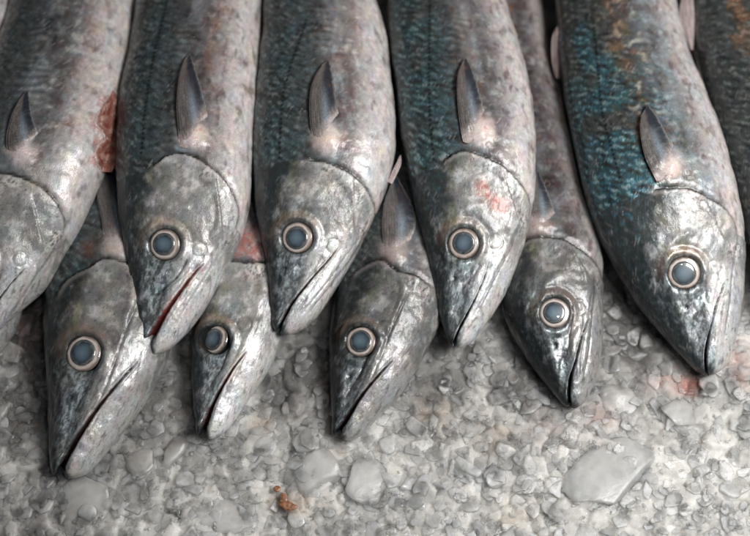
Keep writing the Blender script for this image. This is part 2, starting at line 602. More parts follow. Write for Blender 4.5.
def build_crushed():
    rs = np.random.default_rng(5)
    VV, FF, CC, TT, k = [], [], [], [], 0
    big, small = ball(18, 26), ball(6, 8)
    for i in range(3300):
        tiny = i >= 1700
        unit, F = small if tiny else big
        px, py = rs.uniform(-20, 770), 190 + 370 * rs.beta(1.5, 1.0)
        c = P([(px, py)], -0.008)[0]
        s = 0.0011 + 0.0020 * rs.random() if tiny else 0.0050 * (1 + 1.8 * rs.beta(1.0, 1.6))
        v = lump(unit, s * rs.uniform(0.8, 1.6), s * rs.uniform(0.7, 1.2), s * rs.uniform(0.55, 0.8), rs.uniform(0, 6.3), rs, rs.integers(5, 9), rs.uniform(0.6, 1.0))
        z = bed_height(np.array([c[0]]), np.array([c[1]]))[0] + (s * rs.uniform(-0.1, 0.5) if tiny else 0.0018 - s * rs.uniform(0.28, 0.47))
        VV.append(v + np.array([c[0], c[1], z]))
        FF.append(F + k)
        edge = ss(0.60, 0.95, np.hypot(unit[:, 0], unit[:, 1]))         # broken edges are frosted white
        CC.append(rs.uniform(0.97, 1.05) + 0.06 * edge)
        TT.append(rs.uniform(0.40, 0.95) * np.ones(len(v)))
        k += len(v)
    V = np.concatenate(VV)
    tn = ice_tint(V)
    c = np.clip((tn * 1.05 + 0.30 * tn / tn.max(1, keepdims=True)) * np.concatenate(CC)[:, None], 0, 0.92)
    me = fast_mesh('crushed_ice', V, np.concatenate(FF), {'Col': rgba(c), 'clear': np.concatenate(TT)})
    o = link('crushed_ice', me, M_ICE)
    o['kind'] = 'stuff'


build_ice()
build_crushed()

# big single pieces: (px, py, rx, ry, rotation deg, height, label)
SLABS = [
    (611, 467, 44, 25, -38, 0.007, 'large smooth oval slab of pale ice, the biggest single piece on the bed'),
    (367, 478, 20, 19, 0, 0.008, 'round white disc of ice right of the wedge shaped piece'),
    (316, 468, 23, 17, -35, 0.008, 'wedge shaped white piece of ice left of the round disc'),
    (221, 513, 30, 15, 5, 0.007, 'broad flat white slab of ice near the bottom, left of the orange scrap'),
    (78, 504, 23, 25, 20, 0.012, 'clear rounded block of ice just below the lowest snout at left'),
    (140, 458, 14, 13, 30, 0.011, 'cube like clear ice piece close right of the lowest snout'),
    (173, 450, 8, 15, 30, 0.011, 'narrow bar shaped ice piece standing between cube like piece and snout'),
    (622, 401, 21, 16, 15, 0.008, 'rounded grey ice lump right of the snout above the oval slab'),
    (689, 408, 24, 14, -15, 0.008, 'flat ice slab just below the red blood stain'),
]


def build_slabs():
    unit, F = ball(22, 40)
    rs = np.random.default_rng(23)
    for px, py, rx, ry, rot, hz, label in SLABS:
        c = P([(px, py)], 0.003)[0]
        v = unit.copy()
        v = lump(v, rx * PXM * 1.12, ry * PXM * 1.25, hz * 0.50, -R(rot), rs, 5, 0.85, 0.72, True)
        an = np.arctan2(unit[:, 1], unit[:, 0])
        wob = 1 + 0.03 * np.sin(3 * an + rs.uniform(0, 6)) + 0.025 * np.sin(5 * an + rs.uniform(0, 6))
        v[:, :2] *= wob[:, None]
        v[:, 2] += 0.0016 * fbm(v[:, 0] * 100 + px, v[:, 1] * 100, 3, 4)
        z = bed_height(np.array([c[0]]), np.array([c[1]]))[0]
        base = np.array([c[0], c[1], z + 0.0006])
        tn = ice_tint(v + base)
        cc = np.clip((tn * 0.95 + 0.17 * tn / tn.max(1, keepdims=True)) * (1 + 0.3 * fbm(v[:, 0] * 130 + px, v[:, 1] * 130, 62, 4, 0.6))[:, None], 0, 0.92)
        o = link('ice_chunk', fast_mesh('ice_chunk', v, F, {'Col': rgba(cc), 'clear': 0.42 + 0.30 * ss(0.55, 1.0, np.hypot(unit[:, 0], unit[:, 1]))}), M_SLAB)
        o.location = base
        o['label'], o['category'], o['group'] = label, 'ice', 'larger pieces of ice on the bed'


build_slabs()

# ------------------------------------------------------------------ fish
# Outlines were measured on each fish: dorsal edge (D) and belly edge (V) from the snout back towards the tail.
REF = dict(T=(279.5, 333), E=(297, 237.6), O=(373, 214))
REF_CREASE = [  # creases of the head on the reference fish: (points, depth mm, half width px, darkness)
    ([(285, 285), (301, 276), (310, 267), (323, 249)], 1.1, 1.3, 0.75),
    ([(372, 224), (353, 252), (331, 284), (312, 310)], 0.8, 1.1, 0.5),
    ([(344, 238), (351, 221), (349, 200), (338, 184), (325, 178)], 0.55, 1.6, 0.25),
    ([(362, 232), (345, 256), (325, 283), (303, 312)], 0.5, 0.9, 0.35),
    ([(338, 252), (325, 268), (309, 291), (296, 313)], 0.5, 0.9, 0.30),
    ([(325, 258), (314, 269), (300, 282), (288, 292)], 0.4, 0.8, 0.3),
]

FISH = [
    dict(key='a', z=(0.045, 0.090), tip=(146, 351), eye=(164.7, 244.5, 17.0), top=(200, 0),
         D=[(142, 347), (139, 337), (134, 299), (127, 262), (119.5, 225), (117, 187), (116.5, 149), (118.5, 97), (129, 56), (137, 0), (140, -50)],
         V=[(153, 354.5), (163, 351), (173, 346), (193, 324), (210, 298), (229, 261), (242, 231), (250, 200), (253, 157), (257, 112), (260, 56), (262, 0), (262, -50)],
         mouth=[(146.5, 352), (149, 342), (158, 324), (173, 302), (190, 279), (203, 264)], mw=(3.9, 0.9), red=0.5,
         op=[(150, 171), (157, 163), (167, 156), (181, 153), (200, 160), (220, 175), (233, 194), (238, 210), (236, 228)],
         fin=([(179.5, 147), (177, 120), (176.5, 101), (179, 76), (184, 60)], [(208, 122), (206, 104), (199, 80), (190, 53)], (194, 136)),
         tint=dict(mid=0.66, pink=0.55, teal=0.30, dark=-0.40, lum=1.0, lat=[(170, -10), (160, 30), (150, 75), (144, 120), (141, 155)]),
         label='mackerel with a half open blood red mouth'),
    dict(key='b', z=(0.045, 0.090), tip=(279.5, 334), eye=(297, 237.6, 17.2), top=(318, 0),
         D=[(275.5, 331), (272, 325), (271, 299), (266, 262), (259, 230), (254, 200), (252.5, 149), (255, 93), (262, 37), (264, 0), (264, -50)],
         V=[(286, 334.5), (299, 331), (317, 317), (331, 295), (356, 253), (373, 217), (386, 189), (396, 150), (395, 112), (391, 75), (387, 41), (381, 17), (374, 0), (366, -50)],
         mouth=[(279, 333), (281, 325), (290, 306), (310, 281), (329, 260), (338, 248)], mw=(1.5, 0.8), red=0.15,
         op=[(305, 160), (318, 161), (331, 164), (350, 173), (363, 185), (372, 201), (374, 214), (370, 226)],
         fin=([(314, 142), (310, 123), (309.5, 97), (314, 78), (322, 65)], [(341, 122), (336.5, 101), (333, 78), (329, 59)], (327, 138)),
         tint=dict(pink=0.28, teal=0.30, dark=-0.32, lum=1.0, lat=[(306, 20), (296, 50), (285, 85), (281, 120), (279, 158)]),
         label='mackerel in the upper row between the red mouthed one and the pink cheeked one'),
    dict(key='c', z=(0.034, 0.088), tip=(453, 346), eye=(463.5, 243.5, 17.0), top=(447, 0),
         D=[(449, 343), (446, 336), (439, 311), (430, 271), (421, 232), (413, 195), (408, 168), (400, 131), (394, 75), (389, 37), (388, 0), (388, -50)],
         V=[(459, 347), (469, 344), (479, 334), (498, 307), (516, 271), (528, 232), (534, 201), (536, 168), (535, 134), (532, 101), (526, 72), (515, 37), (504, 0), (494, -50)],
         mouth=[(454, 346), (456, 338), (461, 326), (473, 303), (484, 279), (489, 262)], mw=(0.9, 0.6), red=0.1,
         op=[(440, 166), (447, 158), (463, 151), (486, 157), (508, 170), (522, 186), (528, 198), (529, 214)],
         fin=([(463, 141), (459.6, 123), (457, 97), (457.5, 75), (462, 63)], [(487, 119), (481, 97), (473, 71), (466, 57)], (481, 131)),
         tint=dict(mid=0.72, pink=0.60, teal=0.55, dark=-0.36, lum=1.0, sore=[(482, 189, 9), (492, 198, 7), (501, 207, 9)], lat=[(430, -10), (429, 60), (430, 120), (434, 160)]),
         label='mackerel with raw pink sores on its cheek'),
    dict(key='d', z=(0.018, 0.074), tip=(708, 373), eye=(684, 273, 17.5), top=(614, 0),
         D=[(702, 373), (696, 370), (682, 354), (661, 329), (637, 297), (616, 260), (600, 231), (588, 200), (582, 179), (572, 131), (565, 97), (560, 56), (556, 0), (552, -50)],
         V=[(714, 374), (723, 369), (730, 358), (738, 330), (742, 297), (744, 264), (742, 223), (736, 196), (729, 169), (719, 134), (706, 101), (693, 71), (682, 37), (674, 0), (664, -50)],
         mouth=[(706.5, 374), (706, 352), (712, 322), (719, 297), (726, 279)], mw=(1.0, 0.7), red=0.05,
         op=[(652, 192), (661, 189), (677, 188), (690, 189), (707, 197), (723, 207), (733, 221), (737, 238)],
         fin=([(656, 180), (645, 157), (640, 131), (641, 116)], [(678, 151), (669, 138), (659, 119), (648, 104)], (670, 166)),
         tint=dict(pink=0.25, teal=1.0, dark=-0.20, lum=0.98, yellow=0.45, lat=[(593, 20), (597, 60), (602, 110), (612, 150), (622, 185)]),
         label='mackerel with a bright teal back, its head the furthest right on the ice'),
    dict(key='e', z=(0.050, 0.088), tip=(-30, 352), eye=(-27, 262, 18.0), top=(68, 0),
         D=[(-34, 350), (-46, 330), (-58, 290), (-64, 250), (-60, 200), (-46, 150), (-24, 100), (-3, 50), (13, 0), (26, -50)],
         V=[(-24, 352), (-12, 340), (0, 325), (22, 303), (45, 281), (63, 249), (77, 225), (91, 195), (104, 170), (117, 125), (123, 93), (130, 56), (136, 0), (138, -50)],
         mouth=[(-30, 352), (-22, 335), (-8, 310), (8, 288), (25, 268)], mw=(1.5, 0.8), red=0.1,
         op=[(-20, 172), (0, 173), (22, 178), (41, 187), (56, 202), (64, 219), (63, 234)],
         fin=([(8, 154), (6, 138), (12, 114), (19, 100)], [(41, 140), (37, 128), (32, 114), (28, 89)], (22, 152)),
         tint=dict(mid=0.85, pink=0.10, teal=0.15, dark=-0.45, lum=0.92, sore=[(106, 104, 9), (99, 122, 9), (101, 142, 8), (99, 160, 8)]),
         label='mackerel with torn red flesh at its belly and its snout cut by the left edge'),
    dict(key='f', z=(0.010, 0.028), tip=(60, 477), eye=(83.5, 353.5, 19.0), top=(115, 150),
         D=[(53, 474.5), (50.5, 468), (50, 449), (48.5, 404), (46, 356), (44, 329), (47, 285), (53, 240), (60, 195), (66, 150), (74, 90), (80, 30), (86, -40)],
         V=[(68, 478), (77, 477), (88, 473), (102, 457), (124, 427), (145, 401), (160, 371), (169, 350), (174, 320), (175, 280), (174, 240), (172, 200), (170, 150), (172, 90), (174, 30), (176, -40)],
         mouth=[(60, 477), (62, 467), (69, 451), (84, 428), (101, 404), (122, 379), (138, 362)], mw=(3.3, 0.9), red=0.12,
         op=[(53, 302), (61, 288), (72, 276), (92, 266), (104, 259), (124, 262), (146, 272), (158, 290)],
         fin=([(104, 240), (101, 217), (97, 195), (101, 172)], [(130, 240), (129, 215), (122, 190), (112, 168)], (117, 246)),
         tint=dict(pink=0.05, teal=0.30, dark=-0.25, lum=0.70, orange=[(89, 249, 9)]),
         label='mackerel whose snout reaches lowest in the picture, at lower left'),
    dict(key='g', z=(0.010, 0.030), tip=(202, 438), eye=(214.5, 339.5, 16.0), top=(250, 150),
         D=[(197.5, 436), (196, 430), (195, 407), (193.5, 375), (194, 343), (197, 310), (201, 280), (205, 240), (209, 200), (213, 150), (216, 90), (220, 30), (224, -40)],
         V=[(207, 439), (214, 438), (222, 434), (232, 424), (249, 397), (265, 375), (277, 352), (285, 335), (291, 310), (293, 280), (294, 240), (294, 200), (295, 150), (297, 90), (298, 30), (300, -40)],
         mouth=[(202.5, 438), (203.5, 428), (209, 412), (218, 394), (233, 369), (246, 352)], mw=(3.0, 0.8), red=0.22,
         op=[(205, 280), (216, 268), (231, 261), (246, 263), (262, 262), (276, 270), (284, 284)],
         fin=None,
         tint=dict(pink=0.25, teal=0.12, dark=-0.62, lum=1.08, sore=[(247, 240, 14), (240, 250, 9), (256, 254, 8)]),
         label='small mackerel head with narrow open mouth, right beside the red mouthed fish'),
    dict(key='h', z=(0.010, 0.028), tip=(338, 439), eye=(360.5, 341.5, 16.2), top=(410, 150),
         D=[(333.5, 437), (332, 430), (330.5, 387), (329.5, 354), (330, 328), (334, 300), (340, 265), (348, 225), (357, 185), (364, 150), (376, 90), (386, 30), (394, -40)],
         V=[(343, 440), (351, 439.5), (361, 436), (381, 414), (401, 394), (418, 367), (433, 338), (439, 325), (443, 300), (446, 270), (447, 225), (450, 185), (454, 150), (464, 90), (474, 30), (482, -40)],
         mouth=[(337.5, 439), (339, 431), (347, 418), (360, 398), (377, 377), (393, 360)], mw=(2.5, 0.8), red=0.1,
         op=[(348, 280), (358, 270), (370, 263), (382, 260), (396, 270), (414, 275), (428, 284)],
         fin=([(384, 251), (382, 228), (384, 203), (390, 186)], [(408, 246), (416, 224), (411, 203), (397, 176)], (394, 250)),
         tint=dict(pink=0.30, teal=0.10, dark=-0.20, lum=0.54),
         label='dark grey mackerel head in the lower row, at the middle of the picture'),
    dict(key='i', z=(0.010, 0.034), tip=(571, 408), eye=(554.5, 313, 16.0), top=(508, 0),
         D=[(566, 406), (560, 401), (547, 384), (527, 358), (511, 331), (502, 308), (499, 285), (499, 250), (496, 200), (490, 150), (482, 100), (473, 50), (464, 0), (456, -50)],
         V=[(576, 408), (582, 405), (589, 397), (598, 373), (602, 344), (603, 303), (602, 262), (597, 229), (588, 198), (576, 149), (565, 108), (554, 75), (547, 48), (541, 0), (534, -50)],
         mouth=[(570.5, 408), (569, 398), (570, 381), (576, 360), (582, 336), (589, 317)], mw=(1.3, 0.7), red=0.05,
         op=[(509, 258), (519, 245), (535, 238), (560, 239), (580, 249), (594, 263), (601, 279)],
         fin=([(528, 222), (529, 200), (532, 185), (535, 172)], [(556, 222), (553, 206), (546, 188), (538, 170)], (536, 226)),
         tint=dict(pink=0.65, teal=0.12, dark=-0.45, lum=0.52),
         label='purplish grey mackerel in the lower row, between pink cheeked and teal backed fish'),
    dict(key='j', z=(0.030, 0.062), tip=(850, 410), eye=(822, 315, 17.0), top=(745, 0),
         D=[(846, 409), (825, 385), (800, 350), (775, 305), (752, 240), (735, 190), (716, 130), (702, 80), (693, 40), (687, 0), (680, -50)],
         V=[(856, 410), (872, 390), (884, 350), (886, 300), (878, 250), (866, 200), (850, 150), (836, 100), (824, 50), (812, 0), (800, -50)],
         mouth=[(850, 410), (852, 390), (860, 360), (870, 325)], mw=(1.2, 0.7), red=0.05,
         op=[(795, 235), (815, 228), (840, 236), (860, 250), (876, 275)],
         fin=None,
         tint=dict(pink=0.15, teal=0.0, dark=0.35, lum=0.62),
         label='dark mackerel at the right edge with orange lamp glints on its back'),
    dict(key='k', z=(0.050, 0.092), tip=(-150, 330), eye=(-140, 240, 17.0), top=(-52, 0),
         D=[(-154, 328), (-168, 280), (-176, 220), (-172, 160), (-155, 100), (-135, 50), (-118, 0), (-104, -50)],
         V=[(-144, 330), (-120, 305), (-80, 250), (-55, 190), (-30, 120), (-8, 65), (3, 42), (9, 25), (12, 8), (13, 0), (16, -50)],
         mouth=[(-149, 330), (-144, 315), (-128, 285), (-112, 262)], mw=(1.2, 0.7), red=0.05,
         op=[(-125, 165), (-105, 158), (-80, 172), (-62, 200), (-58, 225)],
         fin=None,
         tint=dict(pink=0.05, teal=0.05, dark=-0.45, lum=0.9),
         label='pale belly edge of a fish filling the top left corner'),
    dict(key='l', z=(0.010, 0.026), tip=(-30, 372), eye=(-45, 290, 15.0), top=(-30, 150),
         D=[(-35, 370), (-52, 340), (-68, 300), (-78, 250), (-80, 200), (-78, 150), (-74, 100), (-70, 0), (-66, -50)],
         V=[(-24, 372), (-10, 361), (2, 347), (12, 333), (19, 318), (22, 300), (20, 250), (16, 200), (14, 150), (14, 100), (16, 0), (18, -50)],
         mouth=[(-30, 372), (-28, 355), (-20, 330), (-12, 310)], mw=(1.2, 0.7), red=0.05,
         op=[(-62, 235), (-45, 225), (-20, 232), (5, 250), (14, 270)],
         fin=None,
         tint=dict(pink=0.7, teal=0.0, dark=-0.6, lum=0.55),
         label='brownish jaw tip in shadow at the left edge, below the torn bellied fish'),
]

NV, NX = 330, 54            # stations on the part in view, stations further back
NT_TOP, NT_BOT = 150, 34
EXT = 0.46                  # metres of body and tail behind the part the photo shows


def kernel_smooth(x, y, sig):
    w = np.exp(-0.5 * ((x[:, None] - x[None]) / np.maximum(sig, 1e-5)[:, None]) ** 2)
    w *= np.gradient(x)[None]
    return (w @ y) / w.sum(1)


def affine(sp):
    A = np.array([[*REF['T'], 1], [*REF['E'], 1], [*REF['O'], 1]])
    B = np.array([sp['tip'], sp['eye'][:2], sp['O']], float)
    X = np.linalg.solve(A, B)
    return lambda pts: np.c_[np.asarray(pts, float), np.ones(len(pts))] @ X


def build_fish(idx, sp):
    seed = 100 + idx * 13
    rs = np.random.default_rng(seed)
    tip, top = np.array(sp['tip'], float), np.array(sp['top'], float)
    ax = (top - tip) / np.linalg.norm(top - tip)
    z0, z1 = sp['z']
    D, V = np.array(sp['D'], float), np.array(sp['V'], float)
    amax_px = np.linalg.norm(top - tip)
    zf = lambda p: z0 + (z1 - z0) * ss(0.0, 0.62 * 330, (p - tip) @ ax)
    Tw = P([tip], z0)[0][:2]
    topw = P([top], zf(top[None]))[0][:2]
    aw = (topw - Tw) / np.linalg.norm(topw - Tw)
    bw = np.array([aw[1], -aw[0]])                    # towards the belly (right in the picture)
    Dw, Vw = P(D, zf(D))[:, :2] - Tw, P(V, zf(V))[:, :2] - Tw
    Da, Db, Va, Vb = Dw @ aw, Dw @ bw, Vw @ aw, Vw @ bw
    Da, Va = np.maximum.accumulate(Da + np.arange(len(Da)) * 1e-7), np.maximum.accumulate(Va + np.arange(len(Va)) * 1e-7)
    a0 = min(Da[0], Va[0]) - 0.0012
    aend = min(Da[-1], Va[-1])
    u = np.linspace(0, 1, NV)
    a = a0 + (aend - a0) * (0.35 * u ** 2 + 0.65 * u)
    mid0 = 0.5 * (Db[0] + Vb[0])
    bd = np.interp(a, np.r_[a0, Da], np.r_[mid0, Db])
    bv = np.interp(a, np.r_[a0, Va], np.r_[mid0, Vb])
    sig = np.clip((a - a0) * 0.30, 0.0002, 0.0065)
    bd, bv = kernel_smooth(a, bd, sig), kernel_smooth(a, bv, sig)
    # round the very tip
    # further back: the body goes on and narrows to the tail stalk
    e = np.linspace(0, 1, NX + 1)[1:]
    w_end = (bv[-1] - bd[-1]) / 2
    c_end = (bv[-1] + bd[-1]) / 2
    slope = ((bv[-1] + bd[-1]) - (bv[-60] + bd[-60])) / 2 / (a[-1] - a[-60])
    slope = float(np.clip(slope, -0.25, 0.25))
    ae = a[-1] + e * EXT
    we = w_end * (1 - ss(0.05, 1.0, e) * 0.86)
    ce = c_end + slope * (ae - a[-1]) * np.exp(-e * 1.2)
    A = np.r_[a, ae]
    C = np.r_[(bd + bv) / 2, ce]
    Wd = np.r_[np.maximum((bv - bd) / 2, 0.0004), we]
    zc = z0 + (z1 - z0) * ss(0.0, 0.62 * 330 * PXM * 1.05, A)
    zc = zc - np.r_[np.zeros(NV), ss(0, 1, e) * (z1 - 0.022)]
    kth = 0.74 - 0.13 * ss(0.02, 0.20, A)
    Hh = Wd * kth
    n = len(A)
    ph = np.r_[np.linspace(0, math.pi, NT_TOP), np.linspace(math.pi, 2 * math.pi, NT_BOT + 2)[1:-1]]
    m = len(ph)
    t = -np.cos(ph)
    prof = np.sign(np.sin(ph)) * np.abs(np.sin(ph)) ** 0.86
    prof = prof * (1 + 0.06 * t)
    Bc = C[:, None] + Wd[:, None] * t[None]
    X = Tw[0] + A[:, None] * aw[0] + Bc * bw[0]
    Y = Tw[1] + A[:, None] * aw[1] + Bc * bw[1]
    Z = zc[:, None] + Hh[:, None] * prof[None]
    G = np.stack([X, Y, Z], -1)
    px = proj(G).reshape(-1, 2)
    # normals of the plain body
    du = np.gradient(G, axis=0)
    dv = np.roll(G, -1, 1) - np.roll(G, 1, 1)
    N = np.cross(dv, du)
    N /= np.linalg.norm(N, axis=-1, keepdims=True) + 1e-12
    flip = np.sign((N[:, NT_TOP // 2, 2]).mean())
    N = (N * flip).reshape(-1, 3)
    topm = (np.tile(prof, n) > -0.05).astype(float)
    Tt = np.tile(t, n)
    Aa = np.repeat(A, m)
    Ba = (Wd[:, None] * (np.where(ph <= math.pi, ph, 2 * math.pi - ph) - math.pi / 2)[None]).ravel()
    Hf = np.repeat(Hh, m)
    back = np.tile(ph > math.pi, n)

    sp = dict(sp)
    sp['O'] = sp['op'][-2]
    aff = affine(sp)
    ti = sp['tint']
    disp = np.zeros(len(px))
    # gill cover
    op = smooth_poly(sp['op'], 70)
    d, par = pl_dist(px, op)
    opw = P(op, zc[np.clip(np.searchsorted(A, ((P(op, z1)[:, :2] - Tw) @ aw)), 0, n - 1)])[:, :2] - Tw
    # map of the curve into (t, a)
    near = np.array([np.argmin(((px - q) ** 2).sum(1) + back * 1e6) for q in op])
    ot, oa = Tt[near], Aa[near]
    o_ = np.argsort(ot)
    ha = np.interp(Tt, ot[o_], oa[o_])
    inside = Aa < ha
    fade = ss(0, 0.10, par) * (1 - 0.5 * ss(0.9, 1.0, par))
    sdist = np.where(inside, d, -d)
    hd = ss(-2.5, 2.5, np.where(np.abs(Aa - ha) > 0.02, np.where(inside, 9, -9), sdist)) * (1 - ss(0.25, 0.27, Aa) * 0)
    disp += topm * fade * np.where(inside, 0.0022 * np.exp(-(d / 13) ** 2), -0.0022 * np.exp(-(d / 4.0) ** 2))
    opw_ = 1.5 + 1.6 * np.clip(fbm(Aa * 60, Ba * 60, seed + 70, 3) + 0.2, 0, 1)
    opline = fade * np.exp(-((sdist + 0.9 + 1.2 * fbm(Aa * 120, Ba * 120, seed + 71, 2)) / opw_) ** 2)
    oplite = fade * np.exp(-((sdist - 3.2) / 2.2) ** 2)
    # creases of the head
    crease = np.zeros(len(px))
    for pts, dep, wid, dk in REF_CREASE:
        kk_ = rs.uniform(0.35, 1.0)
        dep, dk = dep * kk_, dk * kk_
        pts = np.array(pts, float) + rs.normal(0, 1.2, (len(pts), 2))
        q = smooth_poly(aff(pts), 30)
        d2, p2 = pl_dist(px, q)
        d2 = np.abs(d2 + 0.8 * fbm(Aa * 130, Ba * 130, seed + 3, 2))
        f = np.exp(-(d2 / wid) ** 2) * ss(0, 0.12, p2) * (1 - ss(0.85, 1.0, p2) * 0.7)
        disp += topm * (-0.001 * dep * f + 0.0004 * dep * np.exp(-((d2 - 3 * wid) / (1.6 * wid)) ** 2))
        crease = np.maximum(crease, f * dk)
    # round end plate of the upper jaw
    q = aff([(333, 246)])[0]
    dr = np.hypot(*(px - q).T)
    disp += topm * (0.0003 * np.exp(-(dr / 5.5) ** 4) - 0.0008 * np.exp(-((dr - 7.2) / 1.0) ** 2))
    crease = np.maximum(crease, 0.22 * np.exp(-((dr - 7.2) / 1.0) ** 2))
    # mouth
    mo = smooth_poly(sp['mouth'], 60)
    d3, p3 = pl_dist(px, mo)
    d3 = np.abs(d3 + 0.45 * fbm(Aa * 160, Ba * 160, seed + 4, 2))
    mwid = sp['mw'][0] + (sp['mw'][1] - sp['mw'][0]) * p3
    mwid = mwid * (0.75 + 0.45 * np.exp(-((p3 - 0.22) / 0.16) ** 2))
    g = np.exp(-(d3 / mwid) ** 4) * (1 - ss(0.93, 1.0, p3) * 0.8)
    lip = np.exp(-((d3 - 2.2 * mwid) / (1.2 * mwid)) ** 2)
    gz = g * (1 - 0.55 * p3)
    disp += topm * 0.0009 * lip
    disp = np.maximum(disp, -0.5 * Hf)
    disp = disp * (1 - gz) - gz * np.minimum(0.0075, 0.85 * Hf)
    notch = np.exp(-(d3 / (1.15 * sp['mw'][0] + 0.3)) ** 2) * np.exp(-np.maximum(Aa - a0, 0) / 0.011) * (0.005 + 0.0030 * sp['mw'][0])
    # eye socket
    ex, ey, er = sp['eye']
    de = np.hypot(px[:, 0] - ex, px[:, 1] - ey) / er
    ang = np.arctan2(px[:, 1] - ey, px[:, 0] - ex)
    disp += topm * (0.0016 * np.exp(-((de - 1.22) / 0.20) ** 2) * (1 + 0.35 * np.sin(ang * 2 + seed)) - 0.0042 * (1 - ss(0.78, 1.03, de)))
    disp -= topm * 0.0012 * np.exp(-((de - 1.62) / 0.16) ** 2) * (0.4 + 0.6 * (np.sin(ang) < -0.1))
    # nostril
    q = aff([(285, 268)])[0]
    dn = np.hypot((px[:, 0] - q[0]), (px[:, 1] - q[1]) * 0.75)
    nos = np.exp(-(dn / 2.0) ** 2)
    disp -= topm * 0.0014 * nos
    # brow, cheek and muscle relief
    hz = np.minimum(1, Hf / 0.018)
    dps, pps = pl_dist(px, smooth_poly(aff([(281, 312), (288, 292), (298, 272), (310, 258)]), 30))
    disp -= topm * hz * 0.0024 * np.exp(-(dps / 6.5) ** 2)                      # hollow in front of the eye
    dlj, plj = pl_dist(px, smooth_poly(aff([(290, 322), (308, 302), (328, 277), (346, 252)]), 30))
    disp += topm * hz * 0.0012 * np.exp(-(dlj / 6.0) ** 2)                      # lower jaw
    dbr, pbr = pl_dist(px, smooth_poly(aff([(274, 300), (274, 262), (281, 226), (297, 207), (318, 205)]), 40))
    disp += topm * hz * 0.0018 * np.exp(-(dbr / 5.0) ** 2)                      # brow ridge
    dpo, ppo = pl_dist(px, smooth_poly(aff([(346, 244), (356, 222), (353, 196), (338, 176)]), 40))
    sgn = np.sign((px - aff([(320, 215)])[0]) @ (aff([(356, 215)])[0] - aff([(320, 215)])[0]) - np.linalg.norm(aff([(354, 210)])[0] - aff([(320, 215)])[0]) ** 2)
    disp += topm * hz * np.where(sgn < 0, 0.0021, -0.0009) * np.exp(-(dpo / 7.0) ** 2) * ss(0, 0.15, ppo) * ss(1, 0.8, ppo)   # cheek plate edge
    lum_ = fbm(Aa * 28, Ba * 28, seed, 3)
    disp += topm * np.minimum(1, Hf / 0.02) * (0.0016 * lum_ + hd * 0.0006 * fbm(Aa * 110, Ba * 110, seed + 1, 3) + (1 - hd) * 0.00045 * fbm(Aa * 150, Ba * 60, seed + 1, 3))
    # pectoral fin base
    pinkb = np.zeros(len(px))
    if sp['fin']:
        bx, by = sp['fin'][2]
        db = np.hypot(px[:, 0] - bx, (px[:, 1] - by))
        db = db * (1 + 0.22 * fbm(Aa * 120, Ba * 120, seed + 8, 2))
        disp += topm * (1 - hd) * 0.0058 * np.exp(-(db / 12) ** 2)
        pinkb = np.exp(-(db / 15) ** 4) * (1 - hd * 0.9)
    Gd = G.reshape(-1, 3) + N * disp[:, None]
    Gd[:, 0] += aw[0] * notch
    Gd[:, 1] += aw[1] * notch

    # ---------------- skin colour (pigment and marks, plus a painted sheen)
    n1 = fbm(Aa * 45, Ba * 45, seed + 20, 4)
    n2 = fbm(Aa * 130, Ba * 130, seed + 21, 4, 0.6)
    n3 = fbm(Aa * 330, Ba * 330, seed + 22, 3, 0.6)
    rot = 0.6
    da, db_ = Aa * math.cos(rot) + Ba * math.sin(rot), -Aa * math.sin(rot) + Ba * math.cos(rot)
    wv = np.sin(2 * math.pi * (Aa * 0.93 + Ba * 0.42) / 0.0092 + 9.0 * fbm(Aa * 26, Ba * 30, seed + 25, 4, 0.6))
    bars = 0.62 * fbm(da * 190, db_ * 62, seed + 23, 3, 0.5) + 0.30 * wv * (0.15 + 1.1 * np.clip(fbm(Aa * 50, Ba * 90, seed + 26, 3) + 0.25, 0, 1))
    long_ = fbm(Aa * 14, Ba * 70, seed + 24, 3)
    td = ti.get('dark', -0.4)
    pk = 0.9 * ti.get('pink', 0.3)
    dors = 0.45 * ss(td + 0.95, td + 0.05, Tt + 0.25 * n1) + 0.55 * ss(td + 0.40, td - 0.22, Tt + 0.32 * n1 + 0.14 * n2)
    belly = ss(0.25, 0.80, Tt + 0.25 * n1)
    mid = np.array([0.175, 0.178, 0.18]) * (1 - pk) + np.array([0.205, 0.168, 0.172]) * pk
    mid = np.tile(mid, (len(px), 1))
    mid = mix(mid, mid * np.array([0.40, 0.34, 0.34]), ss(-0.02, 0.34, n1 + 0.5 * n2 + 0.1 * long_))
    mid = mix(mid, np.array([0.42, 0.415, 0.41]), 0.80 * ss(0.0, 0.45, -n1 + 0.4 * n2))
    mid = mid * ti.get('mid', 1.0) * (0.72 + 0.42 * ss(-0.45, 0.5, Tt + 0.15 * n1))[:, None]
    cb = mix(mid, np.array([0.50, 0.475, 0.465]), belly * (0.90 - 0.45 * ss(0.1, 0.5, n1)))
    dk = np.tile(np.array([0.100, 0.110, 0.108]), (len(px), 1)) * (1 + 0.5 * n1 + 0.3 * long_)[:, None]
    tealf = ti.get('teal', 0.2) * ss(-0.25, 0.35, fbm(Aa * 20, Ba * 20, seed + 30, 2) + 0.25 - 1.2 * ss(0.33, 0.6, Aa))
    dk = mix(dk, np.array([0.05, 0.15, 0.185]), np.clip(1.1 * tealf * ss(-0.30, 0.20, bars + 0.3 * n2), 0, 1))
    dk = mix(dk, np.array([0.30, 0.50, 0.54]), np.clip(1.1 * tealf * ss(0.12, 0.45, bars + 0.45 * n3), 0, 1))
    dk = mix(dk, np.array([0.27, 0.295, 0.285]), 0.75 * ss(0.05, 0.42, bars + 0.3 * n2))
    dk = mix(dk, np.array([0.030, 0.036, 0.037]), 0.75 * ss(0.02, 0.35, -bars + 0.25 * n1))
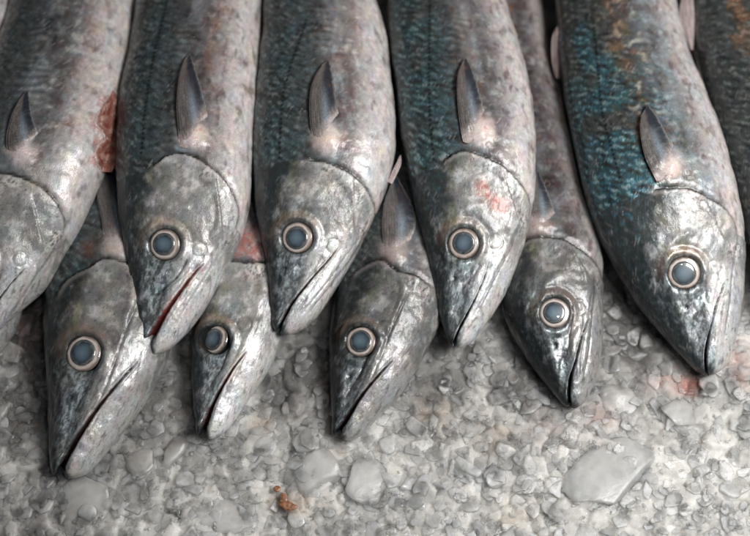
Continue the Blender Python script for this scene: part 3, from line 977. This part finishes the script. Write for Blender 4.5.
    blot = ss(0.06, 0.30, fbm(Aa * 75, Ba * 110, seed + 98, 4, 0.6)) * ss(0.75, 0.35, Tt) * ss(-0.3, 0.3, fbm(Aa * 18, Ba * 18, seed + 99, 2) + 0.1)
    cb = mix(cb, np.array([0.085, 0.078, 0.078]), (0.35 + 0.35 * (1.0 - ti.get('mid', 1.0)) / 0.34) * blot)
    sheen = np.exp(-((Tt - td - 0.45) / 0.20) ** 2) * ss(-0.25, 0.25, fbm(Aa * 12, Ba * 40, seed + 97, 3))  # pale blue-grey sheen band, a highlight painted into the flank colour
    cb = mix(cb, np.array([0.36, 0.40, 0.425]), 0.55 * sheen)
    cb = mix(cb, dk, dors * 0.95)
    trans = np.exp(-((Tt - td - 0.12) / 0.30) ** 2)
    cb = mix(cb, np.array([0.05, 0.055, 0.06]), 0.75 * trans * ss(0.05, 0.42, bars + 0.15 * n1))
    if ti.get('yellow'):
        cb = mix(cb, np.array([0.22, 0.20, 0.10]), 0.8 * ti['yellow'] * trans * ss(0.05, 0.5, fbm(Aa * 60, Ba * 60, seed + 31, 3)))
        cb = mix(cb, np.array([0.44, 0.46, 0.43]), 0.7 * trans * ss(0.1, 0.45, fbm(Aa * 75, Ba * 75, seed + 32, 3)))
    rip = np.sin(Aa * 620 + 5.0 * fbm(Aa * 25, Ba * 25, seed + 90, 2) + Ba * 55) * np.exp(-((Tt + 0.05) / 0.28) ** 2) * ss(0.0, 0.3, fbm(Aa * 16, Ba * 16, seed + 91, 2) + 0.12)
    purple = ss(0.10, 0.42, fbm(Aa * 34, Ba * 52, seed + 92, 4, 0.62)) * ss(-0.3, 0.1, Tt) * (1 - 0.6 * ss(0.6, 0.9, Tt))
    cb = mix(cb, np.array([0.135, 0.098, 0.100]), (0.45 + 0.5 * pk) * purple)
    cb = cb * (1 + 0.34 * n2 + 0.11 * n3 + 0.24 * rip)[:, None]
    # lateral line
    if ti.get('lat'):
        dl, _ = pl_dist(px, smooth_poly(ti['lat'], 40))
        cb = mix(cb, np.array([0.03, 0.03, 0.03]), 0.9 * np.exp(-(dl / 1.6) ** 2) * (0.75 + 0.5 * np.sin(Aa * 1100)))
    # head
    ch = np.tile(np.array([0.31, 0.305, 0.295]), (len(px), 1))
    ch = mix(ch, np.array([0.52, 0.51, 0.495]), 0.85 * ss(0.0, 0.45, n1 + 0.5 * n2))
    ch = mix(ch, np.array([0.105, 0.105, 0.108]), 0.36 * ss(0.05, 0.45, -n1 + 0.6 * n2))
    olive = np.exp(-((Tt + 0.42) / 0.22) ** 2) * ss(-0.1, 0.35, fbm(Aa * 30, Ba * 60, seed + 60, 3))
    ch = mix(ch, np.array([0.26, 0.27, 0.17]), 0.65 * olive)
    rim = ss(34, 6, d) * inside * ss(-0.2, 0.4, fbm(Aa * 40, Ba * 40, seed + 61, 2)) * ss(-0.3, 0.2, Tt)
    fl = fbm(Aa * 210, Ba * 210, seed + 62, 4, 0.7)
    ch = mix(ch, mix(np.tile(np.array([0.60, 0.575, 0.56]), (len(px), 1)), np.array([0.10, 0.095, 0.095]), ss(-0.05, 0.25, fl)), 0.75 * rim)
    tdh = -0.60 + (np.clip(td + 0.08, -0.6, 0.3) + 0.60) * ss(0.08, 0.0, np.abs(ha - Aa))
    hdors = ss(tdh + 0.22, tdh - 0.28, Tt + 0.26 * n1 + 0.12 * n2)
    silv = fbm(Aa * 85, Ba * 150, seed + 40, 5, 0.65)
    # bright silver jaws and cheek below the eye, broken by dark flecks
    jaw = ss(26, 8, d3) * ss(-4, 6, -((px - np.array([ex, ey])) @ ax) + 30)
    snout = ss(0.115, 0.075, Aa)
    lower = ss(0.0, 0.25, Tt)
    jw = np.clip(np.maximum(0.85 * jaw, 0.9 * snout * lower), 0, 1)
    jcol = mix(np.tile(np.array([0.62, 0.61, 0.605]), (len(px), 1)), np.array([0.15, 0.15, 0.155]), 0.72 * ss(0.02, 0.45, silv))
    ch = mix(ch, jcol, jw)
    sblue = np.clip(ss(0.15, 0.10, Aa) * ss(0.25, -0.10, Tt), 0, 1)
    scol = mix(np.tile(np.array([0.13, 0.15, 0.158]), (len(px), 1)), np.array([0.47, 0.52, 0.545]), ss(-0.16, 0.22, silv + 0.3 * n3))
    ch = mix(ch, scol, 0.80 * sblue)
    ch = mix(ch, np.array([0.045, 0.052, 0.054]), hdors * (0.92 - 0.30 * ss(0.1, 0.5, bars)))
    ch = mix(ch, np.array([0.06, 0.20, 0.26]), ti.get('teal', 0.2) * 0.6 * ss(-0.35, -0.6, Tt) * ss(0.05, 0.4, n2 + 0.3 * n1) * ss(0.10, 0.2, Aa))
    ch = ch * (1 + 0.22 * n2 + 0.20 * n3)[:, None]
    # tiny dark specks and pale scratches
    spk = ss(0.42, 0.6, fbm(Aa * 420, Ba * 420, seed + 50, 2))
    ch = mix(ch, np.array([0.05, 0.05, 0.05]), 0.55 * spk)
    scr = ss(0.30, 0.46, fbm(da * 60, db_ * 420, seed + 51, 2)) * ss(0.0, 0.3, n1)
    ch = ch * 0.86
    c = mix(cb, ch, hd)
    c = mix(c, np.array([0.55, 0.53, 0.51]), 0.30 * scr)
    # raw spots
    for x, y, r in ti.get('sore', []):
        f = np.exp(-(np.hypot(px[:, 0] - x, px[:, 1] - y) / r * (1 + 0.5 * n2)) ** 4)
        c = mix(c, np.array([0.40, 0.17, 0.145]), f * (0.50 - 0.45 * ss(0.0, 0.35, n3 + 0.5 * n2)))
        c = mix(c, np.array([0.25, 0.05, 0.04]), f * 0.5 * ss(0.18, 0.4, fbm(Aa * 260, Ba * 120, seed + 81, 3)))
    for x, y, r in ti.get('orange', []):
        f = np.exp(-(np.hypot(px[:, 0] - x, px[:, 1] - y) / r * (1 + 0.5 * n2)) ** 2)
        c = mix(c, np.array([0.26, 0.12, 0.07]), f * 0.5)
    # fin root
    c = mix(c, np.array([0.58, 0.51, 0.485]) * (1 + 0.25 * n2[:, None]), 0.80 * pinkb)
    c = mix(c, np.array([0.30, 0.10, 0.08]), 0.5 * pinkb * ss(0.25, 0.5, n2 + 0.3 * n3))
    # gill cover edge, creases, orbit, mouth
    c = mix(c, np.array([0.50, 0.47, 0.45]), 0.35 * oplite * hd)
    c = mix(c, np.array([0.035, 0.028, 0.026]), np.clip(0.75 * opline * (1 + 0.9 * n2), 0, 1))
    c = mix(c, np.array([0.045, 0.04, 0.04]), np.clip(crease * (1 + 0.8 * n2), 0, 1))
    stain = np.exp(-((de - 1.35) / 0.33) ** 2) * ss(0.2, -0.7, np.sin(ang) + 0.25 * np.cos(ang)) * hd
    c = mix(c, np.array([0.36, 0.23, 0.15]), 0.34 * stain)
    c = mix(c, np.array([0.030, 0.030, 0.030]), 0.6 * np.exp(-((de - 1.08) / 0.10) ** 2) * (0.75 + 0.25 * np.sin(ang + 2)))
    c = mix(c, np.array([0.03, 0.03, 0.03]), 1 - ss(0.9, 1.04, de))
    c = mix(c, np.array([0.02, 0.02, 0.02]), 0.8 * nos)
    mcol = np.array([0.02, 0.014, 0.013]) * (1 - sp['red']) + np.array([0.22, 0.05, 0.04]) * sp['red']
    c = mix(c, mcol, np.clip(1.15 * np.exp(-(d3 / (mwid * 1.05)) ** 4) * (1 - ss(0.9, 1.0, p3) * 0.6), 0, 1))
    if sp['red'] > 0.3:
        c = mix(c, np.array([0.33, 0.07, 0.06]), 0.55 * np.exp(-((d3 - 3) / 2.0) ** 2) * ss(0.0, 0.4, n2 + 0.1) * ss(0.2, 0.4, p3))
    dt = np.hypot(px[:, 0] - sp['tip'][0], px[:, 1] - sp['tip'][1]) + 4 * n2
    c = mix(c, np.array([0.028, 0.03, 0.032]), 0.85 * ss(11, 4, dt))
    wc = fbm(Aa * 38, Ba * 38, seed + 95, 4, 0.6)
    gm = fbm(Aa * 55, Ba * 55, seed + 96, 4, 0.6)
    c = c * np.stack([1 + 0.11 * wc + 0.04 * gm, 1 - 0.01 * wc - 0.06 * gm, 1 - 0.11 * wc + 0.04 * gm], -1)
    dkf = ss(0.12, 0.03, c.mean(-1))
    c = c * mix(np.ones((len(px), 3)), np.array([0.93, 1.02, 1.04]), dkf)
    c = 0.30 * (np.clip(c, 0.002, 1) / 0.30) ** (1.32 - 0.04 * hd)[:, None]
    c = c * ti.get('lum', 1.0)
    sil = np.clip(0.12 + 0.19 * jw * hd + 0.22 * sblue * hd + 0.40 * dors * (1 - hd) * ti.get('teal', 0.2), 0, 0.7) * (1 - pinkb) * (1 - np.exp(-(d3 / 3) ** 2))
    wetm = np.clip(0.46 + 0.22 * hd * jw + 0.25 * dors + 0.35 * n1, 0.04, 0.9) + (0.5 if td > 0 else 0)

    base = np.array([*(Tw + aw * 0.30), 0.0])
    root = bpy.data.objects.new('mackerel', None)
    root.empty_display_size = 0.05
    COL.objects.link(root)
    root.location = base
    root['label'], root['category'], root['group'] = sp['label'], 'fish', 'mackerel laid head down on the ice'
    F = grid_faces(n, m, True)
    # close both ends
    vs = Gd - base
    nv = len(vs)
    vs = np.vstack([vs, vs[:m].mean(0), vs[-m:].mean(0)])
    j = np.arange(m)
    j2 = (j + 1) % m
    F = np.vstack([F, np.stack([np.full(m, nv), j2, j, j], -1)[:, [0, 1, 2, 2]]]) if False else F
    pad = lambda q: np.concatenate([q, q[:1], q[-1:]])
    fcv = np.stack([Aa, Ba, np.full(len(Aa), idx * 1.7)], -1)
    if flip > 0:
        pass
    else:
        F = F[:, ::-1]
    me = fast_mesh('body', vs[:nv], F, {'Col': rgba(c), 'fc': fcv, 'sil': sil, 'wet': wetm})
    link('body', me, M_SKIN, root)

    pxd = proj(Gd)
    vis = ~back

    def surf(pts):
        out = []
        for q in np.atleast_2d(pts):
            k = np.argmin(((pxd - q) ** 2).sum(1) + back * 1e6)
            out.append(k)
        return np.array(out)

    # eye: the socket floor carries the ball
    k = surf([(ex, ey)])[0]
    nearby = (np.hypot(px[:, 0] - ex, px[:, 1] - ey) < er * 1.25) & vis & (np.hypot(px[:, 0] - ex, px[:, 1] - ey) > er * 0.95)
    if nearby.sum() > 8:
        nn = N[nearby].mean(0)
        nn /= np.linalg.norm(nn)
        cen = G.reshape(-1, 3)[nearby].mean(0)
        cen = P([(ex, ey)], cen[2])[0]
        eo = link('eye', EYE_ME, None, root)
        q = Vector(nn).to_track_quat('Z', 'Y')
        rr = er * PXM * 0.97 * (1.30 - cen[2]) / 1.30
        eo.matrix_parent_inverse = Matrix.Identity(4)
        eo.location = Vector(cen - base - nn * 0.0006)
        eo.rotation_euler = q.to_euler()
        eo.scale = (rr, rr, rr)
        po = link('pupil', PUPIL_ME, None, eo)
        po.location = (0.03 * math.sin(seed), 0.03 * math.cos(seed), 0.128)
        po.scale = (0.72, 0.72, 0.72)
        eo.rotation_euler.rotate_axis('Z', seed * 0.7)
    # pectoral fin
    if sp['fin']:
        fin_part(sp['fin'], surf, Gd, base, root, seed, 'pectoral_fin', sp['z'])
    # tail
    tail_fin(A, C, Tw, aw, bw, zc, base, root, w_end, seed)
    return dict(root=root, base=base, surf=surf, G=Gd, seed=seed)


def dome(nr, na, r, h):
    rr = np.linspace(0.0, 1, nr) ** 0.9
    th = np.linspace(0, 2 * math.pi, na, endpoint=False)
    rr[0] = 0.01
    X = rr[:, None] * np.cos(th) * r
    Y = rr[:, None] * np.sin(th) * r
    Zz = h * np.sqrt(np.clip(1 - (rr * 0.985) ** 2, 0, 1))[:, None] * np.ones(na)
    Zz[-1] -= 0.25 * h
    Vv = np.stack([X, Y, Zz], -1).reshape(-1, 3)
    return fast_mesh('eye', Vv, grid_faces(nr, na, True)[:, ::1])


EYE_ME = dome(20, 48, 1.0, 0.17)
EYE_ME.materials.append(M_EYE)
PUPIL_ME = dome(14, 40, 1.0, 0.13)
PUPIL_ME.name = 'pupil'
PUPIL_ME.materials.append(M_PUPIL)


def fin_part(spec, surf, G, base, root, seed, name, zz, pale=False):
    lead, trail = smooth_poly(spec[0], 50), smooth_poly(spec[1], 50)
    nu, nvv = 50, 30
    rs = np.random.default_rng(seed + 5)
    s = np.linspace(0, 1, nu)
    # ragged hind edge: ray tips stand out a little
    jag = 0.5 * (np.sin(s * 66 + seed) * 0.5 + rs.normal(0, 0.55, nu)) * ss(0.05, 0.2, s) * (1 - ss(0.9, 1, s))
    trail = trail + jag[:, None] * np.array([1.0, 0.2])
    v = np.linspace(0, 1, nvv)
    bow = (lead[0] + trail[0]) / 2 - (lead[-1] + trail[-1]) / 2
    bow = bow / np.linalg.norm(bow) * 8.0
    pts = lead[:, None] + (trail - lead)[:, None] * v[None, :, None]
    pts = pts + ((1 - s) ** 5)[:, None, None] * (np.sin(math.pi * v) + 0.25 * np.sin(7 * v + seed))[None, :, None] * bow
    flat = pts.reshape(-1, 2)
    zs = G[surf(flat)][:, 2]
    zs = np.maximum(zs.reshape(nu, nvv), zs.reshape(nu, nvv).max(1, keepdims=True) - 0.004)
    lift = -0.0026 + 0.0048 * ss(0.0, 0.22, s)[:, None] + 0.0045 * ss(0.1, 0.9, s)[:, None] * (1 - 0.35 * v[None])
    lift = lift - 0.0018 * ss(0.3, 1.0, v)[None] * (1 - ss(0.08, 0.45, s))[:, None]
    rays = 0.00035 * np.sin(v * 2 * math.pi * 13)[None] * ss(0.1, 0.4, s)[:, None] * (1 - 0.5 * s[:, None])
    th = 0.0010 * np.sqrt(np.clip(1 - (2 * v - 1) ** 2, 0, 1))[None] * (1 - 0.6 * s[:, None]) * np.where(v < 0.3, 1.4, 1.0)[None] + 0.0002
    zt = zs + lift + th + rays
    zb = zs + lift - th
    Vt = P(flat, zt.ravel())
    Vb = P(flat, zb.ravel())
    F1 = grid_faces(nu, nvv)
    nn = nu * nvv
    F2 = F1[:, ::-1] + nn
    edge = np.r_[np.arange(nvv), np.arange(1, nu) * nvv + nvv - 1, (nu - 1) * nvv + np.arange(nvv - 2, -1, -1), np.arange(nu - 2, 0, -1) * nvv]
    e2 = np.roll(edge, -1)
    F3 = np.stack([edge, edge + nn, e2 + nn, e2], -1)
    S, VV = np.meshgrid(s, v, indexing='ij')
    nz = fbm(S * 6, VV * 26, seed + 9, 3)
    if pale:
        c = np.tile(np.array([0.36, 0.30, 0.29]), (nu, nvv, 1))
        c = mix(c, np.array([0.14, 0.12, 0.12]), ss(0.0, 0.5, nz))
    else:
        c = np.tile(np.array([0.085, 0.078, 0.075]), (nu, nvv, 1))
        ray = np.sin(VV * 2 * math.pi * 13 + 2 * nz)
        c = c * (1 + 0.28 * ray * ss(0.0, 0.3, S))[..., None]
        c = mix(c, np.array([0.21, 0.19, 0.18]), ss(0.0, 0.5, nz + 0.25 * ray) * (1 - S) * 0.9)
        c = mix(c, np.array([0.012, 0.018, 0.028]), ss(0.40, 0.66, VV + 0.15 * nz) * ss(0.10, 0.40, S) * 0.97)
        c = mix(c, np.array([0.20, 0.24, 0.28]), 0.8 * np.exp(-((VV - 0.58) / 0.13) ** 2) * ss(0.05, 0.2, S) * (1 - ss(0.3, 0.75, S)))
        c = mix(c, np.array([0.035, 0.03, 0.028]), np.exp(-(VV / 0.06) ** 2) * 0.85)
        c = mix(c, np.array([0.42, 0.35, 0.33]), ss(0.24, 0.02, S + 0.10 * nz - 0.10 * (VV - 0.4)) * 0.9)
        c = mix(c, np.array([0.30, 0.29, 0.28]), 0.6 * np.exp(-((VV - 1.0) / 0.05) ** 2) * ss(0.1, 0.3, S))
    c = c.reshape(-1, 3)
    me = fast_mesh(name, np.vstack([Vt, Vb]) - base, np.vstack([F1[:, ::-1], F2[:, ::-1], F3]), {'Col': rgba(np.vstack([c, c]))})
    return link(name, me, M_FIN, root)


def tail_fin(A, C, Tw, aw, bw, zc, base, root, w, seed):
    """forked tail, a solid blade"""
    a0, c0, z0 = A[-1], C[-1], zc[-1]
    nu, nvv = 16, 30
    s = np.linspace(0, 1, nu)
    v = np.linspace(-1, 1, nvv)
    S, VV = np.meshgrid(s, v, indexing='ij')
    a = a0 - 0.02 + S * (0.045 + 0.13 * np.abs(VV) ** 1.3)
    b = c0 + VV * (w * 0.16 + 0.115 * S)
    th = 0.003 * (1 - 0.8 * S) * (1 - 0.6 * np.abs(VV)) + 0.0004
    q = np.stack([Tw[0] + a * aw[0] + b * bw[0], Tw[1] + a * aw[1] + b * bw[1]], -1).reshape(-1, 2)
    top = np.c_[q, (z0 + th).ravel()]
    bot = np.c_[q, (z0 - th).ravel()]
    F1 = grid_faces(nu, nvv)
    nn = nu * nvv
    edge = np.r_[np.arange(nvv), np.arange(1, nu) * nvv + nvv - 1, (nu - 1) * nvv + np.arange(nvv - 2, -1, -1), np.arange(nu - 2, 0, -1) * nvv]
    e2 = np.roll(edge, -1)
    F3 = np.stack([edge, edge + nn, e2 + nn, e2], -1)
    c = np.tile(np.array([0.06, 0.06, 0.062]), (2 * nn, 1))
    me = fast_mesh('tail_fin', np.vstack([top, bot]) - base, np.vstack([F1, F1[:, ::-1] + nn, F3]), {'Col': rgba(c)})
    link('tail_fin', me, M_FIN, root)


BUILT = {}
for i_, sp_ in enumerate(FISH):
    BUILT[sp_['key']] = build_fish(i_, sp_)


def loose_fin(key, lead, trail, z, name='pelvic_fin', arch=0.004):
    """a small belly fin standing off the flank in the gap beside the fish"""
    b = BUILT[key]
    lead, trail = smooth_poly(lead, 30), smooth_poly(trail, 30)
    nu, nvv = 30, 14
    v = np.linspace(0, 1, nvv)
    pts = (lead[:, None] + (trail - lead)[:, None] * v[None, :, None]).reshape(-1, 2)
    S, VV = np.meshgrid(np.linspace(0, 1, nu), v, indexing='ij')
    zz = z[0] + (z[1] - z[0]) * S + arch * np.sin(VV * math.pi) + 0.0004 * np.sin(VV * 30)
    Vt, Vb = P(pts, (zz + 0.0007).ravel()), P(pts, (zz - 0.0007).ravel())
    F1 = grid_faces(nu, nvv)
    nn = nu * nvv
    edge = np.r_[np.arange(nvv), np.arange(1, nu) * nvv + nvv - 1, (nu - 1) * nvv + np.arange(nvv - 2, -1, -1), np.arange(nu - 2, 0, -1) * nvv]
    e2 = np.roll(edge, -1)
    F3 = np.stack([edge, edge + nn, e2 + nn, e2], -1)
    nz = fbm(S * 4, VV * 14, b['seed'] + 77, 3)
    c = mix(np.tile(np.array([0.36, 0.30, 0.285]), (nu, nvv, 1)), np.array([0.16, 0.12, 0.12]), ss(-0.1, 0.5, nz))
    c = mix(c, np.array([0.50, 0.46, 0.44]), 0.8 * np.exp(-((VV - 1) / 0.10) ** 2) + 0.5 * np.exp(-(VV / 0.08) ** 2))
    c = c.reshape(-1, 3)
    link(name, fast_mesh(name, np.vstack([Vt, Vb]) - b['base'], np.vstack([F1[:, ::-1], F1 + nn, F3]), {'Col': rgba(np.vstack([c, c]))}), M_FIN, b['root'])


loose_fin('i', [(555, 77), (552, 60), (552, 40), (556, 27)], [(559, 80), (563, 62), (563, 42), (558, 27)], (0.060, 0.075))
loose_fin('b', [(388, 182), (392, 172), (397, 162), (400, 155)], [(392, 184), (397, 174), (401, 164), (401, 155)], (0.082, 0.086), arch=0.001)
loose_fin('d', [(690, 50), (682, 30), (680, 10), (684, -10)], [(693, 50), (694, 30), (694, 10), (692, -10)], (0.066, 0.080))


def flesh_part():
    """torn belly wall: one ragged lumpy flap of muscle hanging out of the cut"""
    b = BUILT['e']
    lead = smooth_poly([(113, 90), (103, 104), (94, 122), (101, 131), (104, 139), (97, 146), (94, 156), (101, 172)], 60)
    trail = smooth_poly([(116, 94), (118, 108), (120, 124), (120, 140), (119, 156), (112, 172)], 60)
    nu, nvv = 60, 30
    v = np.linspace(0, 1, nvv)
    S, VV = np.meshgrid(np.linspace(0, 1, nu), v, indexing='ij')
    lead = lead + 1.2 * np.stack([fbm(np.linspace(0, 9, 60), np.zeros(60), 5, 2)] * 2, -1)
    pts = (lead[:, None] + (trail - lead)[:, None] * v[None, :, None]).reshape(-1, 2)
    zs = np.maximum(b['G'][b['surf'](pts)][:, 2], 0.090).reshape(nu, nvv)
    nz = fbm(S * 7, VV * 2.5, 41, 4)
    edge_ = np.minimum(ss(0, 0.18, VV), ss(0, 0.07, np.minimum(S, 1 - S)))
    zz = zs + 0.0005 + edge_ * (0.0014 + 0.0022 * nz + 0.0006 * np.sin(S * 38 + VV * 4))
    zz = np.maximum(zz, zs - 0.001)
    Vt, Vb = P(pts, zz.ravel()), P(pts, (zs - 0.003).ravel())
    F1 = grid_faces(nu, nvv)
    nn = nu * nvv
    edge = np.r_[np.arange(nvv), np.arange(1, nu) * nvv + nvv - 1, (nu - 1) * nvv + np.arange(nvv - 2, -1, -1), np.arange(nu - 2, 0, -1) * nvv]
    e2 = np.roll(edge, -1)
    F3 = np.stack([edge, edge + nn, e2 + nn, e2], -1)
    c = np.tile(np.array([0.20, 0.085, 0.065]), (nu, nvv, 1))
    c = mix(c, np.array([0.32, 0.19, 0.15]), ss(0.0, 0.4, nz + 0.3 * np.sin(S * 38 + VV * 4)))
    c = mix(c, np.array([0.14, 0.03, 0.025]), ss(0.05, 0.4, fbm(S * 10, VV * 5, 43, 3)))
    c = mix(c, np.array([0.50, 0.42, 0.38]), 0.8 * ss(0.16, 0.0, VV + 0.1 * nz))
    c = c.reshape(-1, 3)
    link('torn_flesh', fast_mesh('torn_flesh', np.vstack([Vt, Vb]) - b['base'], np.vstack([F1[:, ::-1], F1 + nn, F3]), {'Col': rgba(np.vstack([c, c]))}), M_FLESH, b['root'])


flesh_part()


def scrap():
    unit, F = ball(12, 18)
    VV, FF, CC, k = [], [], [], 0
    b0 = P([(284, 501)], 0.0)[0]
    for x, y, rx, ry, rot in [(277, 489, 3.5, 3.2, 0), (284, 498, 3, 5, 0.5), (287, 505, 8, 4.5, -0.5), (293, 507, 4, 3, 0)]:
        c = P([(x, y)], 0.0035)[0]
        v = unit * (1 + 0.25 * fbm(unit[:, 0] * 2 + x, unit[:, 1] * 2 + y, 14, 3))[:, None] * np.array([rx * PXM, ry * PXM, 0.0032])
        cs, sn = math.cos(rot), math.sin(rot)
        v = np.stack([cs * v[:, 0] - sn * v[:, 1], sn * v[:, 0] + cs * v[:, 1], v[:, 2]], -1)
        VV.append(v * np.array([1, 1, 0.45]) + c - b0)
        FF.append(F + k)
        k += len(v)
        nz = fbm(unit[:, 0] * 3 + x, unit[:, 1] * 3 + y, 16, 3)
        CC.append(mix(np.tile(np.array([0.30, 0.14, 0.07]), (len(v), 1)), np.array([0.13, 0.035, 0.015]), ss(0.0, 0.4, nz)))
    o = link('fish_scrap', fast_mesh('fish_scrap', np.concatenate(VV), np.concatenate(FF), {'Col': rgba(np.concatenate(CC))}), M_FLESH)
    o.location = b0
    o['label'], o['category'] = 'small orange brown scrap of fish lying on the ice near the bottom', 'scrap'


scrap()
